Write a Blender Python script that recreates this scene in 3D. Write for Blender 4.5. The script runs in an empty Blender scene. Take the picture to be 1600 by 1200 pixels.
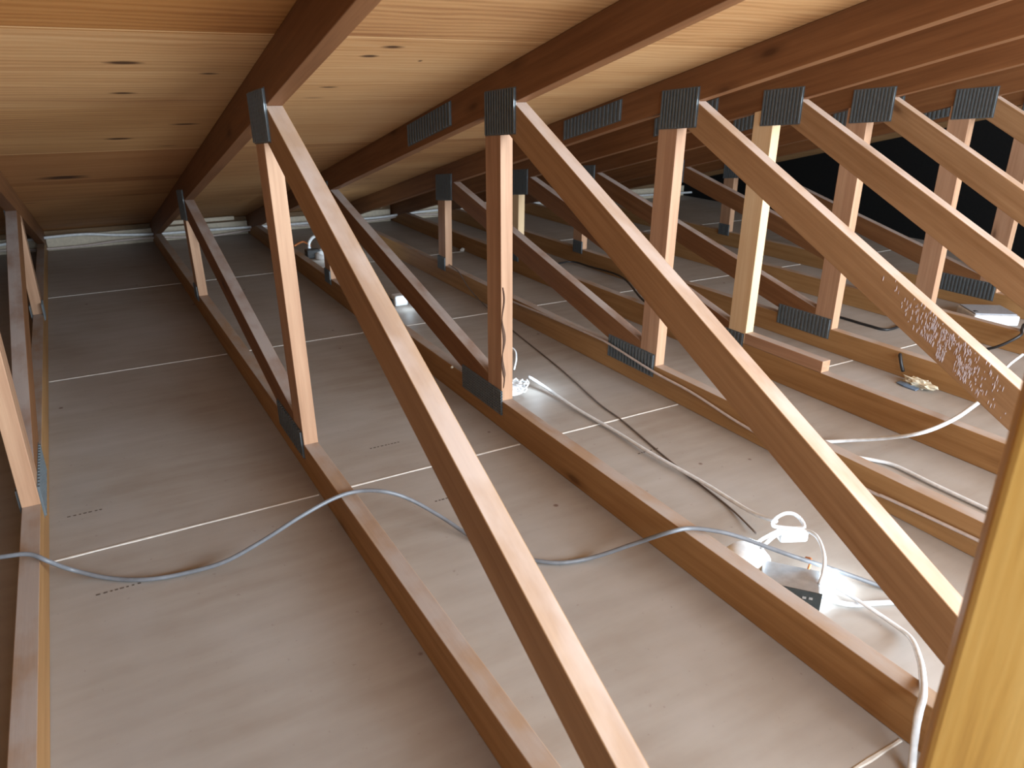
import bpy, bmesh, math, random
from mathutils import Vector, Matrix
random.seed(7)
S = bpy.context.scene
COL = S.collection

# ------------------------------------------------------------------ camera
cam_d = bpy.data.cameras.new('camera')
cam_d.sensor_width = 36.0
cam_d.lens = 1186.45 / 1600 * 36.0
cam_d.clip_start = 0.02
cam_d.dof.use_dof = True
cam_d.dof.focus_distance = 2.0
cam_d.dof.aperture_fstop = 7.0
cam = bpy.data.objects.new('camera', cam_d)
COL.objects.link(cam)
RT = Vector((0.86938251, -0.49412423, 0.00391021))
UP = Vector((0.18136837, 0.32644785, 0.9276515))
FW = Vector((0.45965157, 0.80577481, -0.37342656))
CP = Vector((1.67162, -0.88823, 0.99772))
cam.matrix_world = Matrix(((RT.x, UP.x, -FW.x, CP.x), (RT.y, UP.y, -FW.y, CP.y), (RT.z, UP.z, -FW.z, CP.z), (0, 0, 0, 1)))
S.camera = cam

# ------------------------------------------------------------------ world, light, exposure
S.view_settings.view_transform = 'Standard'
S.view_settings.look = 'None'
S.view_settings.gamma = 1.0
S.view_settings.use_curve_mapping = False
S.view_settings.exposure = 0.0
w = bpy.data.worlds.new('world'); S.world = w
w.use_nodes = True
w.node_tree.nodes['Background'].inputs[0].default_value = (0.62, 0.80, 1.0, 1)
w.node_tree.nodes['Background'].inputs[1].default_value = 0.16


def area_light(name, loc, target, sx, sy, watts, color):
    d = bpy.data.lights.new(name, 'AREA')
    d.shape = 'RECTANGLE'; d.size = sx; d.size_y = sy; d.energy = watts; d.color = color
    o = bpy.data.objects.new(name, d); COL.objects.link(o)
    o.location = loc
    o.rotation_euler = (Vector(target) - Vector(loc)).to_track_quat('-Z', 'Y').to_euler()
    return o


# added area lights for unseen daylight behind the camera: key at right, broad fill
area_light('rear_key_light', (4.6, -2.75, 0.80), (2.5, 1.0, 0.6), 2.4, 1.5, 320, (0.78, 0.90, 1.0))
area_light('rear_fill_light', (2.85, -2.35, 1.12), (2.2, 0.8, 0.4), 2.6, 0.8, 118, (0.78, 0.90, 1.0))

# ------------------------------------------------------------------ materials


def new_mat(name):
    m = bpy.data.materials.new(name); m.use_nodes = True
    nt = m.node_tree
    return m, nt, nt.nodes['Principled BSDF']


def N(nt, typ, **kw):
    n = nt.nodes.new(typ)
    for k, v in kw.items():
        if k.startswith('i_'):
            n.inputs[k[2:].replace('_', ' ')].default_value = v
        else:
            setattr(n, k, v)
    return n


def ramp(nt, stops, src):
    r = N(nt, 'ShaderNodeValToRGB')
    el = r.color_ramp.elements
    while len(el) < len(stops):
        el.new(0.5)
    for e, (p, c) in zip(el, stops):
        e.position = p
        e.color = (c, c, c, 1) if not isinstance(c, tuple) else (*c, 1)
    nt.links.new(src, r.inputs[0])
    return r.outputs[0]


def mix(nt, fac, a, b, mode='MIX'):
    n = N(nt, 'ShaderNodeMix', data_type='RGBA', blend_type=mode)
    for sock, v in ((n.inputs['Factor'], fac), (n.inputs['A'], a), (n.inputs['B'], b)):
        if isinstance(v, (int, float)):
            sock.default_value = v
        elif isinstance(v, tuple):
            sock.default_value = (*v, 1)
        else:
            nt.links.new(v, sock)
    return n.outputs['Result']


def math_n(nt, op, a, b=None):
    n = N(nt, 'ShaderNodeMath', operation=op)
    for i, v in enumerate((a, b)):
        if v is None:
            continue
        if isinstance(v, (int, float)):
            n.inputs[i].default_value = v
        else:
            nt.links.new(v, n.inputs[i])
    return n.outputs[0]


def vec_scale(nt, src, s):
    n = N(nt, 'ShaderNodeVectorMath', operation='MULTIPLY')
    nt.links.new(src, n.inputs[0]); n.inputs[1].default_value = s
    return n.outputs[0]


def wood_mat(name, light, mid, dark, dust_lit=(0.46, 0.415, 0.395), dust_lit_amt=0.8, knots=1.0, rough=0.55, steep=0.4):
    m, nt, b = new_mat(name)
    at = N(nt, 'ShaderNodeAttribute', attribute_name='gr')
    ti = N(nt, 'ShaderNodeAttribute', attribute_name='tint')
    v = at.outputs['Vector']
    n1 = N(nt, 'ShaderNodeTexNoise', i_Scale=1.0, i_Detail=5.0, i_Roughness=0.6)
    nt.links.new(vec_scale(nt, v, (1.6, 45, 45)), n1.inputs['Vector'])
    n2 = N(nt, 'ShaderNodeTexNoise', i_Scale=1.0, i_Detail=3.0)
    nt.links.new(vec_scale(nt, v, (2.2, 9, 9)), n2.inputs['Vector'])
    n3 = N(nt, 'ShaderNodeTexNoise', i_Scale=1.0, i_Detail=4.0)
    nt.links.new(vec_scale(nt, v, (9, 160, 160)), n3.inputs['Vector'])
    g = math_n(nt, 'ADD', math_n(nt, 'MULTIPLY', n1.outputs[0], 0.55), math_n(nt, 'MULTIPLY', n2.outputs[0], 0.30))
    g = math_n(nt, 'ADD', g, math_n(nt, 'MULTIPLY', n3.outputs[0], 0.15))
    g = math_n(nt, 'ADD', g, ti.outputs['Fac'])
    c = ramp(nt, [(0.30, dark), (0.5, mid), (0.70, light)], g)
    # knots
    vo = N(nt, 'ShaderNodeTexVoronoi', i_Scale=1.0, i_Randomness=1.0)
    nt.links.new(vec_scale(nt, v, (2.1, 6.5, 6.5)), vo.inputs['Vector'])
    k = ramp(nt, [(0.04, 1.0), (0.085, 0.35), (0.16, 0.0)], vo.outputs['Distance'])
    c = mix(nt, math_n(nt, 'MULTIPLY', k, 0.75 * knots), c, (dark[0] * .35, dark[1] * .3, dark[2] * .3))
    # dusty faces that look up; on diagonals also painted light
    ge = N(nt, 'ShaderNodeNewGeometry')
    sx = N(nt, 'ShaderNodeSeparateXYZ'); nt.links.new(ge.outputs['True Normal'], sx.inputs[0])
    up = ramp(nt, [(0.82, 0.0), (0.88, steep), (0.955, max(steep, 0.8)), (0.985, 1.0)], sx.outputs['Z'])
    nd = N(nt, 'ShaderNodeTexNoise', i_Scale=1.0, i_Detail=4.0)
    nt.links.new(vec_scale(nt, v, (7, 14, 14)), nd.inputs['Vector'])
    nd_o = ramp(nt, [(0.36, 0.45), (0.6, 1.0)], nd.outputs[0])
    c = mix(nt, math_n(nt, 'MULTIPLY', math_n(nt, 'MULTIPLY', up, nd_o), dust_lit_amt), c, dust_lit)
    nt.links.new(c, b.inputs['Base Color'])
    b.inputs['Roughness'].default_value = rough
    b.inputs['Specular IOR Level'].default_value = 0.25
    bp = N(nt, 'ShaderNodeBump', i_Strength=0.12, i_Distance=0.002)
    nt.links.new(n3.outputs[0], bp.inputs['Height'])
    nt.links.new(bp.outputs[0], b.inputs['Normal'])
    return m


M_CHORD = wood_mat('fir_chord', (0.47, 0.27, 0.115), (0.375, 0.20, 0.078), (0.27, 0.13, 0.045))
M_TOP = wood_mat('fir_top_chord_shaded', (0.27, 0.125, 0.052), (0.205, 0.087, 0.034), (0.135, 0.054, 0.02))  # shade on the top chords is put into this darker fir colour
M_WEB = wood_mat('fir_web', (0.56, 0.345, 0.215), (0.44, 0.25, 0.15), (0.31, 0.16, 0.085))
M_DIAG = wood_mat('fir_diagonal', (0.45, 0.27, 0.14), (0.355, 0.20, 0.097), (0.255, 0.13, 0.056), dust_lit=(0.58, 0.475, 0.425), steep=0.85)  # dark sides and pale dusty tops also paint the diagonals' shade and light
M_PALE = wood_mat('pale_web', (0.85, 0.64, 0.40), (0.78, 0.54, 0.31), (0.66, 0.42, 0.22))
M_POST = wood_mat('yellow_pine', (0.64, 0.40, 0.125), (0.53, 0.295, 0.07), (0.27, 0.115, 0.02), knots=1.0, dust_lit_amt=0.0)


def plain(name, col, rough=0.5, metal=0.0, spec=0.5):
    m, nt, b = new_mat(name)
    b.inputs['Base Color'].default_value = (*col, 1)
    b.inputs['Roughness'].default_value = rough
    b.inputs['Metallic'].default_value = metal
    b.inputs['Specular IOR Level'].default_value = spec
    n = N(nt, 'ShaderNodeTexNoise', i_Scale=60.0, i_Detail=3.0)
    tc = N(nt, 'ShaderNodeTexCoord'); nt.links.new(tc.outputs['Object'], n.inputs['Vector'])
    f = ramp(nt, [(0.3, 0.82), (0.7, 1.0)], n.outputs[0])
    nt.links.new(mix(nt, 1.0, col, f, 'MULTIPLY'), b.inputs['Base Color'])
    return m


M_PLATE = plain('dull_galvanized', (0.145, 0.165, 0.175), 0.42, 0.2, 0.5)
M_STEEL = plain('bright_galvanized', (0.70, 0.74, 0.78), 0.3, 0.8)
M_LID = plain('gray_painted_lid', (0.36, 0.38, 0.42), 0.5)
M_GRAYC = plain('gray_cable', (0.20, 0.21, 0.23), 0.4)
M_BLACK = plain('black_rubber', (0.02, 0.02, 0.022), 0.45)
M_THIN = plain('brown_wire', (0.16, 0.12, 0.10), 0.5)
M_WHITE = plain('white_sheath', (0.78, 0.80, 0.82), 0.4)
M_PINK = plain('dusty_white_sheath', (0.60, 0.50, 0.45), 0.5)
M_WPLAS = plain('white_plastic', (0.88, 0.90, 0.92), 0.35)
M_DARKM = plain('dark_gray_metal', (0.07, 0.085, 0.09), 0.4, 0.5)
M_SEAM = plain('joint_compound', (0.80, 0.76, 0.70), 0.8)
M_SAP = plain('dried_sap', (0.66, 0.58, 0.60), 0.2)
M_PAPER = plain('cream_paper', (0.80, 0.74, 0.58), 0.7)
M_BLUE = plain('blue_paper', (0.16, 0.24, 0.36), 0.6)
M_LIGHTW = plain('weathered_pale_lumber', (0.62, 0.54, 0.42), 0.7)
M_TERRA = plain('orange_wire_nut', (0.6, 0.2, 0.06), 0.5)


def floor_material():
    m, nt, b = new_mat('drywall_back_paper')
    tc = N(nt, 'ShaderNodeTexCoord'); v = tc.outputs['Object']
    n1 = N(nt, 'ShaderNodeTexNoise', i_Scale=2.2, i_Detail=5.0, i_Roughness=0.6); nt.links.new(v, n1.inputs['Vector'])
    n2 = N(nt, 'ShaderNodeTexNoise', i_Scale=1.0, i_Detail=4.0); nt.links.new(vec_scale(nt, v, (4, 22, 1)), n2.inputs['Vector'])
    n3 = N(nt, 'ShaderNodeTexNoise', i_Scale=70.0, i_Detail=2.0); nt.links.new(v, n3.inputs['Vector'])
    c = ramp(nt, [(0.3, (0.33, 0.275, 0.23)), (0.5, (0.375, 0.335, 0.30)), (0.72, (0.42, 0.39, 0.37))], n1.outputs[0])
    c = mix(nt, ramp(nt, [(0.35, 0.0), (0.75, 0.35)], n2.outputs[0]), c, (0.52, 0.49, 0.46))
    c = mix(nt, ramp(nt, [(0.70, 0.0), (0.78, 0.35)], n3.outputs[0]), c, (0.16, 0.10, 0.08))
    vo = N(nt, 'ShaderNodeTexVoronoi', i_Scale=5.5); nt.links.new(v, vo.inputs['Vector'])
    c = mix(nt, ramp(nt, [(0.025, 0.8), (0.045, 0.0)], vo.outputs['Distance']), c, (0.13, 0.07, 0.05))
    nt.links.new(c, b.inputs['Base Color'])
    b.inputs['Roughness'].default_value = 0.55
    b.inputs['Specular IOR Level'].default_value = 0.35
    return m


def roof_material():
    m, nt, b = new_mat('fir_plywood')
    tc = N(nt, 'ShaderNodeTexCoord'); v = tc.outputs['Object']
    sx = N(nt, 'ShaderNodeSeparateXYZ'); nt.links.new(v, sx.inputs[0])
    n1 = N(nt, 'ShaderNodeTexNoise', i_Scale=1.0, i_Detail=6.0, i_Roughness=0.65, i_Distortion=0.4)
    nt.links.new(vec_scale(nt, v, (1.3, 26, 0)), n1.inputs['Vector'])
    n2 = N(nt, 'ShaderNodeTexNoise', i_Scale=1.0, i_Detail=3.0)
    nt.links.new(vec_scale(nt, v, (1.1, 5, 0)), n2.inputs['Vector'])
    wv = N(nt, 'ShaderNodeTexWave', wave_type='BANDS', bands_direction='Y', i_Scale=9.0, i_Distortion=9.0, i_Detail=3.0)
    wv.inputs['Detail Scale'].default_value = 0.7
    nt.links.new(vec_scale(nt, v, (0.35, 1.6, 0)), wv.inputs['Vector'])
    # each strip of veneer is its own shade
    strip = math_n(nt, 'FLOOR', math_n(nt, 'DIVIDE', math_n(nt, 'ADD', sx.outputs['Y'], -0.7405), 0.5955))
    bay = math_n(nt, 'FLOOR', math_n(nt, 'DIVIDE', math_n(nt, 'ADD', sx.outputs['X'], -2.10), 2.44))
    wn = N(nt, 'ShaderNodeTexWhiteNoise', noise_dimensions='2D')
    cx = N(nt, 'ShaderNodeCombineXYZ'); nt.links.new(strip, cx.inputs[0]); nt.links.new(bay, cx.inputs[1])
    nt.links.new(cx.outputs[0], wn.inputs['Vector'])
    g = math_n(nt, 'ADD', math_n(nt, 'MULTIPLY', n1.outputs[0], 0.5), math_n(nt, 'MULTIPLY', n2.outputs[0], 0.3))
    g = math_n(nt, 'ADD', g, math_n(nt, 'MULTIPLY', wv.outputs['Fac'], 0.12))
    g = math_n(nt, 'ADD', g, math_n(nt, 'MULTIPLY', math_n(nt, 'ADD', wn.outputs['Value'], -0.5), 0.16))
    c = ramp(nt, [(0.26, (0.32, 0.145, 0.057)), (0.46, (0.51, 0.275, 0.115)), (0.68, (0.61, 0.37, 0.18))], g)
    # veneer strips of the first bay
    yy = math_n(nt, 'MULTIPLY', math_n(nt, 'ADD', sx.outputs['Y'], 0.5), 0.2)
    r = N(nt, 'ShaderNodeValToRGB'); r.color_ramp.interpolation = 'CONSTANT'
    el = r.color_ramp.elements
    while len(el) < 5:
        el.new(.5)
    for e, (yk, ck) in zip(el, ((-.5, (0.82, 0.66, 0.46)), (.7405, (1.10, 1.12, 1.14)), (1.328, (1.10, 1.10, 1.06)), (1.927, (0.86, 0.72, 0.62)), (2.62, (1.05, 0.95, 0.85)))):
        e.position = (yk + .5) * .2; e.color = (*ck, 1)
    nt.links.new(yy, r.inputs[0])
    c = mix(nt, math_n(nt, 'LESS_THAN', sx.outputs['X'], 2.11), c, mix(nt, 1.0, c, r.outputs[0], 'MULTIPLY'))
    # knots stretched along the grain
    vo = N(nt, 'ShaderNodeTexVoronoi', i_Scale=1.0); nt.links.new(vec_scale(nt, v, (2.2, 7.5, 0)), vo.inputs['Vector'])
    c = mix(nt, ramp(nt, [(0.03, 0.8), (0.055, 0.35), (0.09, 0.0)], vo.outputs['Distance']), c, (0.07, 0.03, 0.014))
    for kx, ky, ka, kb in ((1.812, .944, .038, .014), (1.818, 1.19, .036, .012), (1.824, 1.738, .040, .016), (2.335, .80, .034, .015), (2.305, .868, .026, .013), (2.29, 1.14, .03, .008), (2.44, .90, .008, .008), (1.985, 1.02, .03, .012), (1.99, 1.55, .05, .014), (1.66, 2.45, .09, .05)):
        sb = N(nt, 'ShaderNodeVectorMath', operation='SUBTRACT'); nt.links.new(v, sb.inputs[0]); sb.inputs[1].default_value = (kx, ky, 0)
        ln = N(nt, 'ShaderNodeVectorMath', operation='LENGTH'); nt.links.new(vec_scale(nt, sb.outputs[0], (1 / ka, 1 / kb, 0)), ln.inputs[0])
        dd = math_n(nt, 'ADD', ln.outputs['Value'], math_n(nt, 'MULTIPLY', math_n(nt, 'ADD', n1.outputs[0], -.5), 1.6))
        c = mix(nt, ramp(nt, [(0.35, 0.92), (1.0, 0.0)], dd), c, (0.055, 0.022, 0.012))
    # sheet joints
    f = math_n(nt, 'ABSOLUTE', math_n(nt, 'SUBTRACT', math_n(nt, 'FRACT', math_n(nt, 'DIVIDE', math_n(nt, 'ADD', sx.outputs['Y'], -0.7405 + 0.5955), 1.191)), 0.5))
    c = mix(nt, ramp(nt, [(0.0012, 1.0), (0.0026, 0.0)], f), c, (0.80, 0.52, 0.26))
    nt.links.new(c, b.inputs['Base Color'])
    b.inputs['Roughness'].default_value = 0.6
    b.inputs['Specular IOR Level'].default_value = 0.2
    return m


M_FLOOR = floor_material()
M_ROOF = roof_material()
M_WALL = plain('bare_board_wall', (0.20, 0.12, 0.06), 0.8)
M_DARK_END = plain('far_darkness_black', (0.012, 0.012, 0.012), 0.9, 0.0, 0.1)  # darkness at the far end put into the right wall's colour

# ------------------------------------------------------------------ helpers


def obj(name, bm, mat, parent=None, smooth=False, bevel=0.0):
    me = bpy.data.meshes.new(name)
    bmesh.ops.recalc_face_normals(bm, faces=bm.faces)
    bm.to_mesh(me); bm.free()
    me.materials.append(mat)
    if smooth:
        for p in me.polygons:
            p.use_smooth = True
    o = bpy.data.objects.new(name, me); COL.objects.link(o)
    if parent is not None:
        o.parent = parent
        o.matrix_parent_inverse = Matrix.Translation(-parent.location)
    if bevel:
        md = o.modifiers.new('edge', 'BEVEL'); md.width = bevel; md.segments = 2; md.limit_method = 'ANGLE'
    return o


def thing(name, label, cat, loc, group=None):
    o = bpy.data.objects.new(name, None); COL.objects.link(o)
    o.location = loc; o.empty_display_size = 0.1
    o['label'] = label; o['category'] = cat
    if group:
        o['group'] = group
    return o


def tag(o, label, cat, group=None):
    o['label'] = label; o['category'] = cat
    if group:
        o['group'] = group
    return o


def struct(o):
    o['kind'] = 'structure'
    return o


def box(bm, lo, hi, rot=None, org=(0, 0, 0)):
    vs = []
    for x in (lo[0], hi[0]):
        for y in (lo[1], hi[1]):
            for z in (lo[2], hi[2]):
                p = Vector((x, y, z))
                if rot is not None:
                    p = rot @ p
                vs.append(bm.verts.new(p + Vector(org)))
    for f in ((0, 1, 3, 2), (4, 6, 7, 5), (0, 4, 5, 1), (2, 3, 7, 6), (0, 2, 6, 4), (1, 5, 7, 3)):
        bm.faces.new([vs[i] for i in f])
    return vs


def catmull(pts, n=8):
    P = [Vector(p) for p in pts]
    P = [P[0] * 2 - P[1]] + P + [P[-1] * 2 - P[-2]]
    out = []
    for i in range(1, len(P) - 2):
        a, b, c, d = P[i - 1:i + 3]
        for k in range(n):
            t = k / n
            out.append(0.5 * ((2 * b) + (c - a) * t + (2 * a - 5 * b + 4 * c - d) * t * t + (3 * b - a - 3 * c + d) * t ** 3))
    out.append(P[-2])
    return out


def tube(bm, pts, r, seg=8, n=8, flat=1.0):
    pts = catmull(pts, n) if n > 1 else [Vector(p) for p in pts]
    rings = []
    rf = r if callable(r) else (lambda f: r)
    for i, p in enumerate(pts):
        r = rf(i / (len(pts) - 1))
        t = (pts[min(i + 1, len(pts) - 1)] - pts[max(i - 1, 0)]).normalized()
        side = t.cross(Vector((0, 0, 1)))
        side = side.normalized() if side.length > 1e-4 else Vector((1, 0, 0))
        u = side.cross(t).normalized()
        rings.append([bm.verts.new(p + side * math.cos(a) * r + u * math.sin(a) * r * flat)
                      for a in [2 * math.pi * k / seg for k in range(seg)]])
    for a, b in zip(rings, rings[1:]):
        for k in range(seg):
            bm.faces.new((a[k], a[(k + 1) % seg], b[(k + 1) % seg], b[k]))
    bm.faces.new(rings[0][::-1]); bm.faces.new(rings[-1])


# ------------------------------------------------------------------ truss geometry (metres)
T = 0.038                    # lumber thickness
YJ, ZJ, MS = 0.8892, 0.941, -0.2483   # panel point on the underside of the top chord, roof slope
DT, DA = 0.0964, 0.0921
YB, YC, YD, YA = 0.9647, 2.5587, 2.6695, -0.7844
Y_NEAR, Y_FAR = -2.4, 4.60


def under(y):                # underside of the top chords
    return ZJ + MS * (y - YJ)


def roof_z(y):
    return under(y) + DT


TR = [  # X, lean, skew, dB, dJ, dC, dD, dA, dh
    (1.4448, -.0018, .0005, -.0053, 0, -.0069, .0243, 0, -.0017),
    (2.0907, -.0216, -.0019, -.0111, .0011, .0155, -.0166, .0214, .0034),
    (2.6895, -.0044, .0001, -.0070, -.0025, -.0118, -.0038, .0159, .0044),
    (3.2927, .0165, .0016, .0082, .0126, .0003, -.0070, .0116, .0013),
    (3.7289, .0076, .0029, .0283, .0044, -.0032, 0, -.0538, .0046),
    (4.1636, .0056, -.0043, -.0051, -.0105, .0012, .0043, 0, .0007),
    (4.7945, -.0083, -.0003, -.0024, -.0049, .0055, 0, 0, 0),
    (5.2931, 0, 0, 0, 0, 0, 0, 0, 0),
]


def tx(i, y, z):
    X, lean, skew = TR[i][:3]
    return X + lean * z + skew * (y - .95)


def member(name, i, poly, axis, mat, parent, t0=0.0, t1=T, bevel=0.0016, tint=0.0, warp=0.0):
    """lumber cut to the outline poly (y, z), T thick across the truss; axis = grain direction"""
    bm = bmesh.new()
    gr = bm.verts.layers.float_vector.new('gr')
    tn = bm.verts.layers.float.new('tint')
    ax = Vector((axis[0], axis[1])).normalized(); nx = Vector((-ax.y, ax.x))
    off = Vector((random.uniform(0, 30), random.uniform(0, 10), random.uniform(0, 10)))
    tv = tint + random.uniform(-.035, .035)
    # subdivide long edges so that the board can follow a slight warp
    pts = []
    for a, b in zip(poly, poly[1:] + poly[:1]):
        L = math.dist(a, b); k = max(1, int(L / 0.3))
        for q in range(k):
            pts.append((a[0] + (b[0] - a[0]) * q / k, a[1] + (b[1] - a[1]) * q / k))
    sides = []
    for s in (t0, t1):
        row = []
        for y, z in pts:
            p = Vector((y, z))
            v = bm.verts.new((tx(i, y, z) + s, y, z))
            v[gr] = Vector((p.dot(ax), p.dot(nx), s)) + off
            v[tn] = tv
            row.append(v)
        sides.append(row)
    bm.faces.new(sides[0]); bm.faces.new(sides[1][::-1])
    n = len(pts)
    for k in range(n):
        bm.faces.new((sides[0][k], sides[1][k], sides[1][(k + 1) % n], sides[0][(k + 1) % n]))
    return obj(name, bm, mat, parent, bevel=bevel)


def ridged_plate(i, y0, y1, z0, z1, parent, shear=0.0, n=13, mesh_holes=False, side=-1):
    """toothed steel nail plate pressed on the face of truss i; shear tilts it along the sloping chord"""
    bm = bmesh.new()
    base = -0.0012 if side < 0 else T + 0.0012

    def pt(y, z, d):
        zz = z + shear * (y - (y0 + y1) / 2)
        return (tx(i, y, zz) + base + side * d, y, zz)

    def slab(ya, yb, za, zb, d0, d1):
        vs = [bm.verts.new(pt(y, z, d)) for y in (ya, yb) for z in (za, zb) for d in (d0, d1)]
        for f in ((0, 1, 3, 2), (4, 6, 7, 5), (0, 4, 5, 1), (2, 3, 7, 6), (0, 2, 6, 4), (1, 5, 7, 3)):
            bm.faces.new([vs[k] for k in f])
    slab(y0, y1, z0, z1, -0.001, 0.0)
    wd = (y1 - y0) / n
    if not mesh_holes:
        for k in range(n):
            ya = y0 + wd * (k + .22)
            slab(ya, ya + wd * .42, z0 + .003, z1 - .003, 0.0, 0.0042)
    else:
        nr = 9
        hz = (z1 - z0) / nr
        for k in range(n):
            ya = y0 + wd * (k + .3)
            slab(ya, ya + wd * .42, z0, z1, 0.0, 0.0034)
        for k in range(nr):
            za = z0 + hz * (k + .3)
            slab(y0, y1, za, za + hz * .42, 0.0, 0.0030)
    return obj('connector_plate', bm, M_PLATE, parent)


LABELS = [
    'roof truss farthest from the yellow post, its dusty bottom chord seen almost end-on',
    'roof truss whose long pale diagonal sweeps down through the middle of the view',
    'roof truss with a fine grid-toothed steel plate at the foot of its cracked upright',
    'roof truss with white dried sap speckled over its long reddish diagonal',
    'roof truss with a short strip lying on its bottom chord and the palest upright',
    'roof truss with a crumpled cream scrap lying against its bottom chord',
    'roof truss standing between the cream paper scrap and the flat pale metal box',
    'shadowed roof truss just behind the flat pale metal box, last before the dark wall',
]


def build_truss(i):
    X, lean, skew, dB, dJ, dC, dD, dAe, dh = TR[i]
    h = .089 + dh
    t = thing('roof_truss', LABELS[i], 'roof truss', (X, 0.95, 0.0), 'roof trusses across the attic')
    yj = YJ + dJ; zj = under(yj); yb = YB + dB; yc = YC + dC; yd = YD + dD; ya = YA + dAe
    ym = YJ + (ZJ - h) / -MS
    y0 = YJ + ZJ / -MS
    # bottom chord, scarfed under the top chord at the heel
    member('bottom_chord', i, [(Y_NEAR, 0.0005), (y0, 0.0005), (ym, h), (Y_NEAR, h)], (1, 0), M_CHORD, t)
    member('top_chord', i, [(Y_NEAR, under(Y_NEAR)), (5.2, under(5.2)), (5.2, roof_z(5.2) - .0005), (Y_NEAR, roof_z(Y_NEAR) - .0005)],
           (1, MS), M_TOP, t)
    mw = M_PALE if i == 4 else M_WEB
    # long diagonal from the panel point down towards the camera
    sl = (zj - h) / (yj - ya)
    zb_low = zj + sl * (yb - yj) - DA
    member('diagonal_brace', i, [(yj, zj), (ya, h), (ya - DA / sl, h - 0.0 if False else h), (yb, zb_low), (yb, under(yb))]
           if False else [(yj, zj), (ya, h), (ya + DA / sl, h), (yb, zb_low), (yb, under(yb))], (1, sl), M_DIAG, t, tint=.0)
    # upright below the panel point
    yb2 = yb + .086
    member('vertical_brace', i, [(yb, h), (yb2, h), (yb2, under(yb2)), (yb, under(yb))], (0, 1), mw, t, tint=.03)
    # flatter diagonal running towards the eave
    s2 = (under(yc) - .155) / (yc - yb2)
    ctop = lambda y: .155 + s2 * (y - yb2)
    clow = lambda y: ctop(y) - .088
    yk = yb2 + (h - clow(yb2)) / s2
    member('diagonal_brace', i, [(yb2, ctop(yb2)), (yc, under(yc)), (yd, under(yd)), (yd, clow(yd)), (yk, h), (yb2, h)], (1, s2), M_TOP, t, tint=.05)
    # short upright by the eave
    member('vertical_brace', i, [(yd, h), (yd + .086, h), (yd + .086, under(yd + .086)), (yd, under(yd))], (0, 1), mw, t, tint=.05)
    # steel plates
    ridged_plate(i, yj - .012, yj + .155, .858, .972, t, shear=MS * .35, n=12)
    if i == 2:
        ridged_plate(i, .952, 1.222, .048, .127, t, n=24, mesh_holes=True)
    else:
        ridged_plate(i, yb + .006, yb + .268, .048, .130, t, n=15)
    if i > 1:
        ridged_plate(i, 1.255, 1.60, .825, .895, t, shear=MS, n=16)
    ridged_plate(i, 2.575, 2.765, .425, .555, t, shear=MS * .5, n=12)
    ridged_plate(i, 2.662, 2.757, .064, .135, t, n=7)
    if i == 0:
        ridged_plate(i, yb + .006, yb + .268, .048, .130, t, n=15, side=1)
        ridged_plate(i, 2.662, 2.757, .064, .135, t, n=7, side=1)
    return t


TRUSS = [build_truss(i) for i in range(len(TR))]

# short strip lying on the bottom chord of the fifth truss
member('top_strip', 4, [(.648, .0942), (.998, .0942), (.998, .134), (.648, .134)], (1, 0), M_WEB, TRUSS[4])

# long bark-edged crack down the upright of the third truss
bm = bmesh.new(); rs = random.Random(8)
yf = YB + TR[2][3]
rows = []
for k in range(30):
    z = .135 + .31 * k / 29
    cx_ = tx(2, yf, z) + .006 + .0035 * math.sin(k * .55)
    hw = .0012 + .0042 * abs(math.sin(k * .31)) * (1 if 3 < k < 20 else .5)
    rows.append([bm.verts.new((cx_ + d * hw, yf - e, z)) for d, e in ((-1, .0002), (-.4, .0022 + .001 * rs.random()), (.4, .0008), (1, .0002))])
for a, b in zip(rows, rows[1:]):
    for k in range(3):
        bm.faces.new((a[k], a[k + 1], b[k + 1], b[k]))
M_BARK = plain('dark_bark', (0.10, 0.05, 0.03), 0.8)
obj('bark_crack', bm, M_BARK, TRUSS[2])['label'] = 'dark bark-edged crack'

# dried sap on the fourth truss's long diagonal
bm = bmesh.new()
rs = random.Random(3)
sl3 = (ZJ - .089) / (YJ - YA)
for k in range(620):
    y = rs.gauss(.015, .055)
    top = ZJ + sl3 * (y - YJ)
    u = rs.uniform(.05, .97)
    if y > .04 and u > .75 or abs(y - .005) < .012 and u > .5 or u < .2 and rs.random() < .6:
        continue
    z = top - DA * u
    rr = rs.uniform(.0006, .0015); ln = rs.uniform(.003, .011)
    if u * DA + ln > DA:
        continue
    x = tx(3, y, z)
    vs = [bm.verts.new(p) for p in ((x - .0002, y - rr, z), (x - .0002, y + rr, z), (x - rr * 1.4, y, z - ln * .55), (x - .0002, y, z + ln * .5), (x - .0002, y, z - ln))]
    for f in ((0, 2, 3), (1, 3, 2), (0, 4, 2), (1, 2, 4)):
        bm.faces.new([vs[q] for q in f])
sap = obj('sap_drips', bm, M_SAP, TRUSS[3]); sap['kind'] = 'stuff'; sap['label'] = 'white dried sap specks'

# ------------------------------------------------------------------ setting
X0, X1 = -0.6, 6.6
bm = bmesh.new()
box(bm, (X0, -3.0, -.0125), (X1, 4.66, 0.0))
floor = struct(obj('floor', bm, M_FLOOR))
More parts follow.
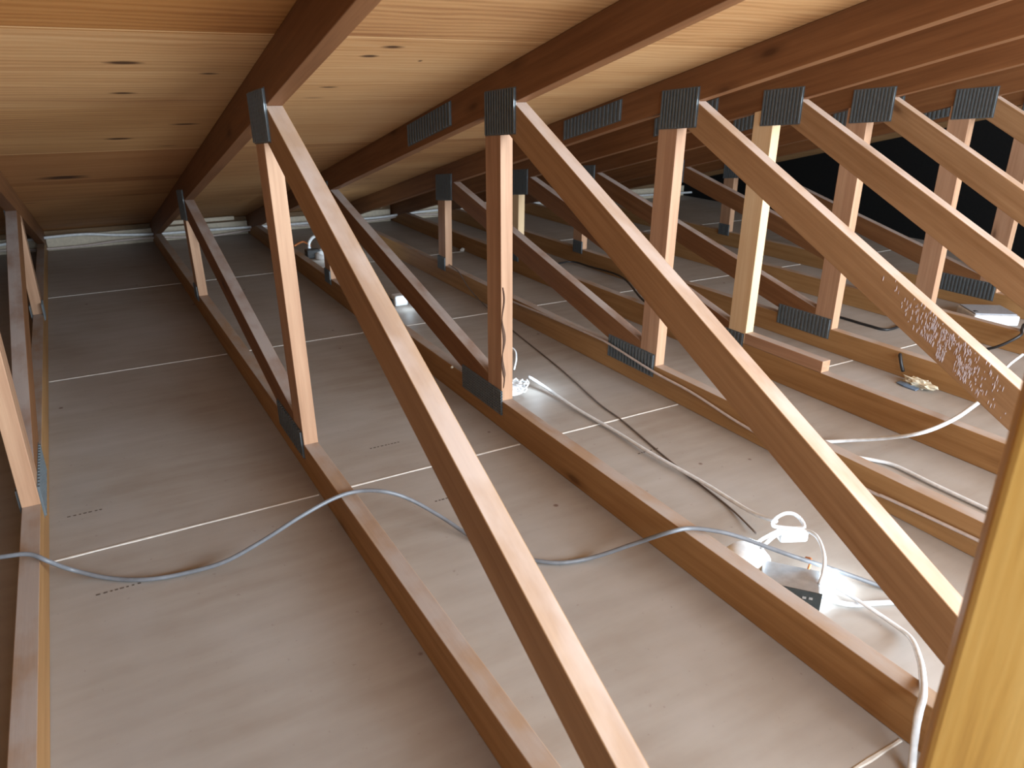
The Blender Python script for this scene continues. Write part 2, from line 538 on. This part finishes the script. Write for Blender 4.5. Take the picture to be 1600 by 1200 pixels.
# taped butt joints of the drywall sheets, broken under each chord
rs = random.Random(5)
xs = sorted([X0] + [r[0] for r in TR] + [X1])
for ys in (-.394, .8416, 2.0726, 3.3227):
    for a, b in zip(xs, xs[1:]):
        a2, b2 = a + T + .002, b - .004
        if a < 1.3 or a > 5.4:
            continue
        bm = bmesh.new(); n = 14
        lo, hi = [], []
        for k in range(n + 1):
            x = a2 + (b2 - a2) * k / n
            wv = .0042 * rs.uniform(.7, 1.25)
            lo.append((bm.verts.new((x, ys - wv, .0002)), bm.verts.new((x, ys - wv * .5, .0018))))
            hi.append((bm.verts.new((x, ys + wv, .0002)), bm.verts.new((x, ys + wv * .5, .0018))))
        for k in range(n):
            bm.faces.new((lo[k][0], lo[k + 1][0], lo[k + 1][1], lo[k][1]))
            bm.faces.new((lo[k][1], lo[k + 1][1], hi[k + 1][1], hi[k][1]))
            bm.faces.new((hi[k][1], hi[k + 1][1], hi[k + 1][0], hi[k][0]))
        obj('joint_seam', bm, M_SEAM, floor)

# faint lines of printed marks on the back of the drywall
rs = random.Random(21)
M_INK = plain('faded_ink', (0.14, 0.11, 0.09), 0.9)
for xa, xb, y0_ in ((2.292, 2.38, 1.025), (1.566, 1.65, .661), (2.334, 2.377, .662), (1.521, 1.597, 1.032), (2.95, 3.02, .62)):
    bm = bmesh.new(); x = xa
    while x < xb:
        wd = rs.uniform(.004, .008)
        box(bm, (x, y0_, .0003), (x + wd, y0_ + .0045, .0006)); x += wd + rs.uniform(.003, .007)
    obj('printed_mark', bm, M_INK, floor)

# plywood roof deck
bm = bmesh.new()
vs = []
for x in (X0, X1):
    for y, dz in ((-2.4, 0), (5.2, 0), (5.2, .0125), (-2.4, .0125)):
        vs.append(bm.verts.new((x, y, roof_z(y) + dz)))
for f in ((0, 1, 2, 3), (7, 6, 5, 4), (0, 4, 5, 1), (1, 5, 6, 2), (2, 6, 7, 3), (3, 7, 4, 0)):
    bm.faces.new([vs[k] for k in f])
struct(obj('ceiling', bm, M_ROOF))

# eave wall: blocking between the trusses
n_trim = 0
for k, (a, b) in enumerate(zip(xs, xs[1:])):
    a2, b2 = a + T + .004, b - .004
    bm = bmesh.new(); box(bm, (a2, 4.56, .0005), (b2, 4.598, .088))
    n_trim += 1
    struct(obj('trim_%d' % n_trim, bm, M_LIGHTW, bevel=.002))
    if k in (2, 4):
        bm = bmesh.new(); box(bm, (a2, 4.45, .118), (b2 - .1, 4.488, .142))
        n_trim += 1
        struct(obj('trim_%d' % n_trim, bm, M_LIGHTW, bevel=.002))
bm = bmesh.new(); box(bm, (X0, 4.60, 0.0), (X1, 4.62, .113))
struct(obj('wall_far', bm, M_WALL))
for nm, xa, xb in (('wall_left', X0 - .02, X0), ('wall_right', X1, X1 + .02)):
    bm = bmesh.new()
    vs = []
    for x in (xa, xb):
        for y, z in ((-3.0, 0), (4.62, 0), (4.62, roof_z(4.62)), (-2.4, roof_z(-2.4)), (-3.0, roof_z(-2.4))):
            vs.append(bm.verts.new((x, y, z)))
    bm.faces.new(vs[:5]); bm.faces.new(vs[5:][::-1])
    for k in range(5):
        bm.faces.new((vs[k], vs[5 + k], vs[5 + (k + 1) % 5], vs[(k + 1) % 5]))
    struct(obj(nm, bm, M_DARK_END if nm == 'wall_right' else M_WALL))

# ------------------------------------------------------------------ yellow post close to the camera
bm = bmesh.new()
gr = bm.verts.layers.float_vector.new('gr'); tn = bm.verts.layers.float.new('tint')
rot = Matrix.Rotation(math.radians(-58), 3, 'Z')
vs = box(bm, (0, 0, 0), (.14, .038, 1))
rs = random.Random(2)
for v in bm.verts:
    c = v.co.copy()
    y_w = -.644 + (rot @ Vector((c.x, c.y, 0))).y
    zz = 0.0005 if c.z < .5 else roof_z(y_w) - .002
    v[gr] = Vector((zz, c.x, c.y)) + Vector((3.3, 1.7, 4.1)); v[tn] = 0.0
    q = rot @ Vector((c.x, c.y, 0))
    v.co = Vector((2.2195 + q.x, -.6440 + q.y, zz))
tag(obj('wooden_post', bm, M_POST, bevel=.005), 'bright yellow knotty pine post standing close by, out of focus', 'post')

# ------------------------------------------------------------------ cables
GRAY = [(1.351,0.752,0.105),(1.415,0.732,0.104),(1.465,0.717,0.103),(1.499,0.697,0.085),(1.527,0.740,0.030),(1.593,0.704,0.0075),(1.664,0.659,0.0075),(1.738,0.643,0.0075),(1.816,0.625,0.020),(1.900,0.619,0.050),(1.988,0.620,0.085),(2.071,0.634,0.101),(2.129,0.636,0.102),(2.182,0.609,0.100),(2.239,0.595,0.070),(2.298,0.545,0.030),(2.336,0.469,0.008),(2.374,0.368,0.0075),(2.420,0.312,0.0075),(2.468,0.277,0.0075),(2.538,0.255,0.012),(2.607,0.209,0.050),(2.650,0.149,0.100),(2.698,0.133,0.104),(2.745,0.095,0.102),(2.782,0.064,0.092),(2.819,0.025,0.079),(2.857,-0.012,0.066),(2.930,-0.056,0.036),(3.002,-0.118,0.009),(3.034,-0.182,0.0075),(3.066,-0.257,0.0075)]
WHITE = [(2.938,1.215,0.038),(2.957,1.123,0.022),(2.964,0.960,0.010),(2.974,0.767,0.008),(2.970,0.581,0.012),(2.979,0.384,0.014),(2.958,0.208,0.030),(2.944,0.115,0.055)]
THIN = [(3.320,2.68,0.096),(3.291,2.500,0.098),(3.272,2.343,0.050),(3.256,2.132,0.010),(3.201,1.790,0.003),(3.128,1.311,0.003),(3.063,0.977,0.003),(3.047,0.824,0.003),(3.006,0.590,0.003),(2.985,0.438,0.003),(2.963,0.274,0.003),(2.925,0.150,0.010)]
LOWER = [(2.917,-0.012,0.0120),(2.914,-0.054,0.0120),(2.913,-0.104,0.0140),(2.910,-0.151,0.0180),(2.916,-0.206,0.0120),(2.902,-0.259,0.017),(2.824,-0.323,0.050),(2.744,-0.373,0.090),(2.690,-0.407,0.104),(2.657,-0.423,0.098),(2.650,-0.430,0.060),(2.640,-0.442,0.010),(2.580,-0.479,0.006)]
STUB = [(3.376,0.460,0.007),(3.475,0.404,0.007),(3.524,0.357,0.020),(3.558,0.282,0.050),(3.583,0.192,0.100),(3.711,0.184,0.115),(3.859,0.203,0.130)]
LOW2 = [(3.463,0.297,0.008),(3.496,0.258,0.007),(3.520,0.206,0.007),(3.515,0.090,0.007),(3.511,-0.072,0.007),(3.500,-0.204,0.007)]
SIDE = [(3.288,2.067,0.075),(3.288,1.837,0.083),(3.288,1.640,0.090),(3.284,1.311,0.100),(3.282,1.194,0.097),(3.282,0.964,0.075),(3.286,0.781,0.066),(3.285,0.541,0.042),(3.284,0.274,0.037),(3.284,0.108,0.038),(3.284,0.081,0.041),(3.284,-0.036,0.046),(3.284,-0.171,0.050),(3.284,-0.265,0.053)]
EAVE = [(1.126,4.46,0.063),(1.255,4.46,0.077),(1.448,4.46,0.096),(1.692,4.46,0.101),(1.866,4.46,0.081),(2.101,4.46,0.066),(2.433,4.46,0.063),(2.850,4.46,0.057),(3.161,4.46,0.054),(3.587,4.46,0.051),(3.838,4.46,0.064),(4.262,4.46,0.070),(4.985,4.46,0.058),(5.950,4.46,0.050),(6.651,4.46,0.038),(7.157,4.46,0.024)]
BLK1 = [(3.874,2.621,0.020),(4.011,2.689,0.020),(4.112,2.689,0.020),(4.128,2.552,0.020),(4.115,2.242,0.030),(3.778,1.664,0.101),(3.723,1.543,0.101),(3.689,1.50,0.050)]
BLK2 = [(4.571,1.305,0.006),(4.583,1.218,0.006),(4.585,1.097,0.006),(4.602,1.015,0.006),(4.720,1.023,0.006),(4.77,1.04,0.006)]
BLK3 = [(4.647,0.667,0.010),(4.676,0.636,0.020),(4.690,0.589,0.050),(4.733,0.554,0.092),(4.793,0.582,0.097),(4.882,0.622,0.094)]
STUB2 = [(4.413,0.437,0.020),(4.491,0.450,0.050),(4.585,0.459,0.070)]
for pts, r, m, nm, lab, cat, fl in (
        (GRAY, .0048, M_GRAYC, 'cable', 'gray round cable humping over three bottom chords and sagging to the drywall between', 'cable', 1),
        (WHITE, .0062, M_WHITE, 'cable', 'white flat cable running along the drywall from the cracked upright to the near downlight', 'cable', .75),
        (THIN, .0024, M_THIN, 'wire', 'thin dark wire stretched slantwise across the drywall past the near downlight', 'wire', 1),
        (LOWER, lambda f: .0028 + .0034 * min(1.0, f * 2.0), M_WHITE, 'cable', 'white cable bending over the bottom chord next to the yellow post', 'cable', .75),
        (STUB, .0066, M_WHITE, 'cable', 'white cable end curving up over a bottom chord beyond the long diagonals', 'cable', .8),
        (LOW2, .0062, M_WHITE, 'cable', 'white cable lying straight on the drywall behind the sap speckled truss chord', 'cable', .8),
        (SIDE, .0042, M_PINK, 'cable', 'dusty pinkish cable fixed along the side of a bottom chord', 'cable', 1),
        (EAVE, .0085, M_WHITE, 'cable', 'long white cable draped along the eave blocking at the far edge', 'cable', 1),
        (BLK1, .0048, M_BLACK, 'cable', 'black cable arching over the far drywall behind the long diagonals', 'cable', 1),
        (BLK2, .0055, M_BLACK, 'cable', 'short black cable on the drywall behind the sap speckled diagonal', 'cable', 1),
        (BLK3, .0055, M_BLACK, 'cable', 'black cable end curling below the flat pale metal box', 'cable', 1),
        (STUB2, .0052, M_WHITE, 'cable', 'short white cable stub poking up beside the yellow post top', 'cable', 1)):
    bm = bmesh.new(); tube(bm, pts, r, 10, 8, fl)
    tag(obj(nm, bm, m, smooth=True), lab, cat)
bm = bmesh.new(); tube(bm, [(x, y + .035 + .02 * math.sin(x * 5), .03 + .012 * math.sin(x * 7)) for x, y, z in EAVE[:12]], .0075, 8, 8)
tag(obj('cable', bm, M_PINK, smooth=True), 'second, lower and grayer cable along the foot of the eave blocking', 'cable')

# ------------------------------------------------------------------ downlights let into the drywall


def disc(bm, c, r, h, seg=28, dome=0.0):
    rings = [(r, 0), (r, h), (r * .75, h + dome * .7), (r * .4, h + dome)]
    prev = None
    for rr, z in rings:
        row = [bm.verts.new((c[0] + rr * math.cos(2 * math.pi * k / seg), c[1] + rr * math.sin(2 * math.pi * k / seg), c[2] + z)) for k in range(seg)]
        if prev:
            for k in range(seg):
                bm.faces.new((prev[k], prev[(k + 1) % seg], row[(k + 1) % seg], row[k]))
        prev = row
    bm.faces.new(prev)


def leak(name, loc, watts, r=.02):
    d = bpy.data.lights.new(name, 'POINT'); d.energy = watts; d.color = (.72, .88, 1); d.shadow_soft_size = r
    o = bpy.data.objects.new(name, d); COL.objects.link(o); o.location = loc


# near one
t = thing('downlight', 'recessed downlight with white connector and looped cable behind the nearest full bottom chord', 'downlight', (2.83, -.03, 0), 'downlights in the drywall')
bm = bmesh.new(); disc(bm, (2.80, .062, .0005), .050, .040, dome=.022)
obj('lamp_can', bm, M_WPLAS, t, True)
rotl = Matrix(((.633, .774, 0), (-.774, .633, 0), (0, 0, 1)))
FR = (2.819, -.114, 0)
bm = bmesh.new(); box(bm, (-.115, 0.001, .0005), (0, .088, .048), rotl, FR)
obj('housing', bm, M_STEEL, t, bevel=.003)
bm = bmesh.new(); box(bm, (-.125, -.0035, .0005), (.003, .0005, .053), rotl, FR)
obj('end_bracket', bm, M_DARKM, t)
for (a, b) in ((-.032, .036), (-.020, .037), (-.024, .018)):
    bm = bmesh.new(); box(bm, (a, -.0045, b), (a + .007, -.0034, b + .005), rotl, FR)
    obj('bracket_hole', bm, M_STEEL, t)
bm = bmesh.new()
rotc = Matrix.Rotation(math.radians(-25), 3, 'Z')
box(bm, (-.032, -.014, -.014), (.032, .014, .014), rotc, (2.915, .045, .07))
obj('connector', bm, M_WPLAS, t, bevel=.006)
bm = bmesh.new()
ring = [(2.925 + .036 * math.cos(a), .066 + .030 * math.sin(a), .085 + .006 * math.sin(2 * a)) for a in [k * math.pi / 6 for k in range(13)]]
tube(bm, ring, .0045, 8, 6)
tube(bm, [(2.895, .060, .08), (2.862, .062, .074), (2.838, .068, .062), (2.818, .062, .052)], .0038, 8, 6)
tube(bm, [(2.89, .052, .078), (2.865, .05, .078), (2.845, .05, .07), (2.826, .05, .058)], .0038, 8, 6)
tube(bm, [(2.94, .045, .078), (2.935, .0, .085), (2.9, -.05, .08), (2.868, -.078, .064), (2.848, -.088, .048)], .0042, 8, 6)
obj('cable_loop', bm, M_WHITE, t, True)
bm = bmesh.new()
tube(bm, [(2.842,-.102,.03),(2.872,-.110,.012),(2.899,-.132,.008),(2.936,-.148,.008),(2.986,-.172,.008),(3.03,-.205,.007)], .006, 8, 6, .8)
obj('supply_cable', bm, M_WHITE, t, True)
bm = bmesh.new()
tube(bm, [(2.90, -.02, .02), (2.925, -.005, .03), (2.935, .015, .02)], .003, 6, 5)
obj('wire_nut', bm, M_TERRA, t, True)
leak('downlight_leak', (2.925, -.055, .035), 0.8)
leak('downlight_leak', (2.86, .085, .095), 0.25, .01)

# middle one, behind the cracked upright
t = thing('downlight', 'recessed downlight half hidden behind the foot of the cracked upright', 'downlight', (2.86, 1.22, 0), 'downlights in the drywall')
bm = bmesh.new(); disc(bm, (2.86, 1.215, .0005), .05, .022, dome=.012)
obj('lamp_can', bm, M_WPLAS, t, True)
bm = bmesh.new(); box(bm, (2.845, 1.27, .0005), (2.905, 1.30, .07))
obj('driver_box', bm, M_BLACK, t, bevel=.004)
bm = bmesh.new()
rs = random.Random(11)
for k in range(7):
    a = rs.uniform(0, 6.28); r0 = rs.uniform(.02, .035)
    c = Vector((2.878 + rs.uniform(-.015, .012), 1.19 + rs.uniform(-.025, .02), .03))
    tube(bm, [c + Vector((r0 * math.cos(a + q * .9), r0 * math.sin(a + q * .9), rs.uniform(-.012, .02))) for q in range(5)], .0026, 6, 5)
obj('cable_loop', bm, M_WPLAS, t, True)
bm = bmesh.new()
tube(bm, [(2.91, 1.27, .05), (2.93, 1.29, .08), (2.945, 1.33, .10), (2.925, 1.38, .11)], .004, 8, 6)
obj('upright_wire', bm, M_WHITE, t, True)
leak('downlight_leak', (2.94, 1.17, .07), 0.4, .015)

# far one under the short upright
t = thing('downlight', 'recessed downlight with a white cable ring and dark plug near the eave', 'downlight', (2.89, 3.66, 0), 'downlights in the drywall')
bm = bmesh.new(); disc(bm, (2.92, 3.56, .0005), .055, .03, dome=.01)
obj('lamp_can', bm, M_WPLAS, t, True)
bm = bmesh.new(); tube(bm, [(2.91 + .055 * math.cos(a), 3.68 + .03 * math.cos(a), .06 + .05 * math.sin(a)) for a in [k * math.pi / 6 for k in range(13)]], .009, 8, 5)
obj('cable_loop', bm, M_WHITE, t, True)
bm = bmesh.new(); box(bm, (2.82, 3.57, .0005), (2.90, 3.63, .05))
obj('driver_box', bm, M_BLACK, t, bevel=.005)
bm = bmesh.new(); tube(bm, [(2.78, 3.70, .06), (2.84, 3.72, .075), (2.88, 3.70, .05)], .006, 6, 5)
obj('wire_nut', bm, M_TERRA, t, True)
leak('downlight_leak', (2.97, 3.50, .08), 0.8, .015)

# clamp block between
t = thing('junction_clip', 'small white junction clip on the drywall behind the nearer sloping brace', 'clip', (2.93, 2.40, 0))
bm = bmesh.new(); box(bm, (2.90, 2.37, .0005), (2.965, 2.43, .05)); obj('clip_body', bm, M_WPLAS, t, bevel=.008)
bm = bmesh.new(); box(bm, (2.893, 2.395, .0005), (2.899, 2.475, .03)); obj('clip_tail', bm, M_BLACK, t)
leak('junction_leak', (2.94, 2.30, .05), 0.2, .01)

# flat metal box by the seventh truss
t = thing('metal_box', 'flat pale metal box lying across the drywall with a bright front edge', 'metal box', (5.133, .897, 0))
rotb = Matrix.Rotation(math.radians(-34.6), 3, 'Z')
MB = (5.133, .897, 0)
bm = bmesh.new(); box(bm, (-.096, -.085, .0005), (.096, .085, .046), rotb, MB); obj('box_body', bm, M_WPLAS, t, bevel=.008)
bm = bmesh.new(); box(bm, (-.088, -.070, .0455), (.088, .080, .051), rotb, MB); obj('lid', bm, M_LID, t, bevel=.002)
bm = bmesh.new(); box(bm, (-.078, -.045, .0505), (-.064, -.028, .053), rotb, MB); obj('knockout', bm, M_BLACK, t)

# crumpled scrap and loose bits
bm = bmesh.new(); rs = random.Random(4)
bmesh.ops.create_icosphere(bm, subdivisions=3, radius=1)
for v in bm.verts:
    d = v.co.normalized()
    k = 1 + .35 * math.sin(d.x * 7 + 1) * math.sin(d.y * 9) + rs.uniform(-.12, .12)
    v.co = Vector((4.128 + d.x * .022 * k, .545 + d.y * .055 * k, .016 + d.z * .015 * k))
t = thing('paper_scrap', 'crumpled cream paper scrap with a blue edge on the drywall', 'paper scrap', (4.128, .545, 0))
obj('crumple', bm, M_PAPER, t)
bm = bmesh.new()
vs = [bm.verts.new(p) for p in ((4.085, .53, .001), (4.105, .53, .004), (4.11, .58, .006), (4.12, .61, .002), (4.095, .61, .001), (4.083, .575, .003))]
g = bm.faces.new(vs); r_ = bmesh.ops.extrude_face_region(bm, geom=[g])
for e in r_['geom']:
    if isinstance(e, bmesh.types.BMVert):
        e.co.z += .003
obj('blue_edge', bm, M_BLUE, t)
bm = bmesh.new(); tube(bm, [(4.158, .655, .075), (4.148, .65, .085), (4.14, .635, .06), (4.146, .625, .03)], .006, 8, 5)
tag(obj('cable_staple', bm, M_BLACK, smooth=True), 'black bent cable staple on the chord above the cream scrap', 'staple')
bm = bmesh.new(); tube(bm, [(2.684, 1.30, .090), (2.672, 1.268, .104)], .0042, 8, 1)
tag(obj('dowel_chip', bm, M_PAPER), 'small pale wood peg stuck beside the grid-toothed plate', 'wood chip')
rs = random.Random(9)
for k, (x, y) in enumerate(((3.83, 3.27), (3.90, 3.22), (3.99, 3.19), (3.72, 3.33))):
    bm = bmesh.new(); bmesh.ops.create_icosphere(bm, subdivisions=2, radius=.018)
    for v in bm.verts:
        v.co *= rs.uniform(.7, 1.2); v.co.z *= .6; v.co += Vector((x, y, .011))
    tag(obj('plaster_crumb', bm, M_SEAM), 'white plaster crumb on the drywall behind the short far upright', 'crumb', 'plaster crumbs')
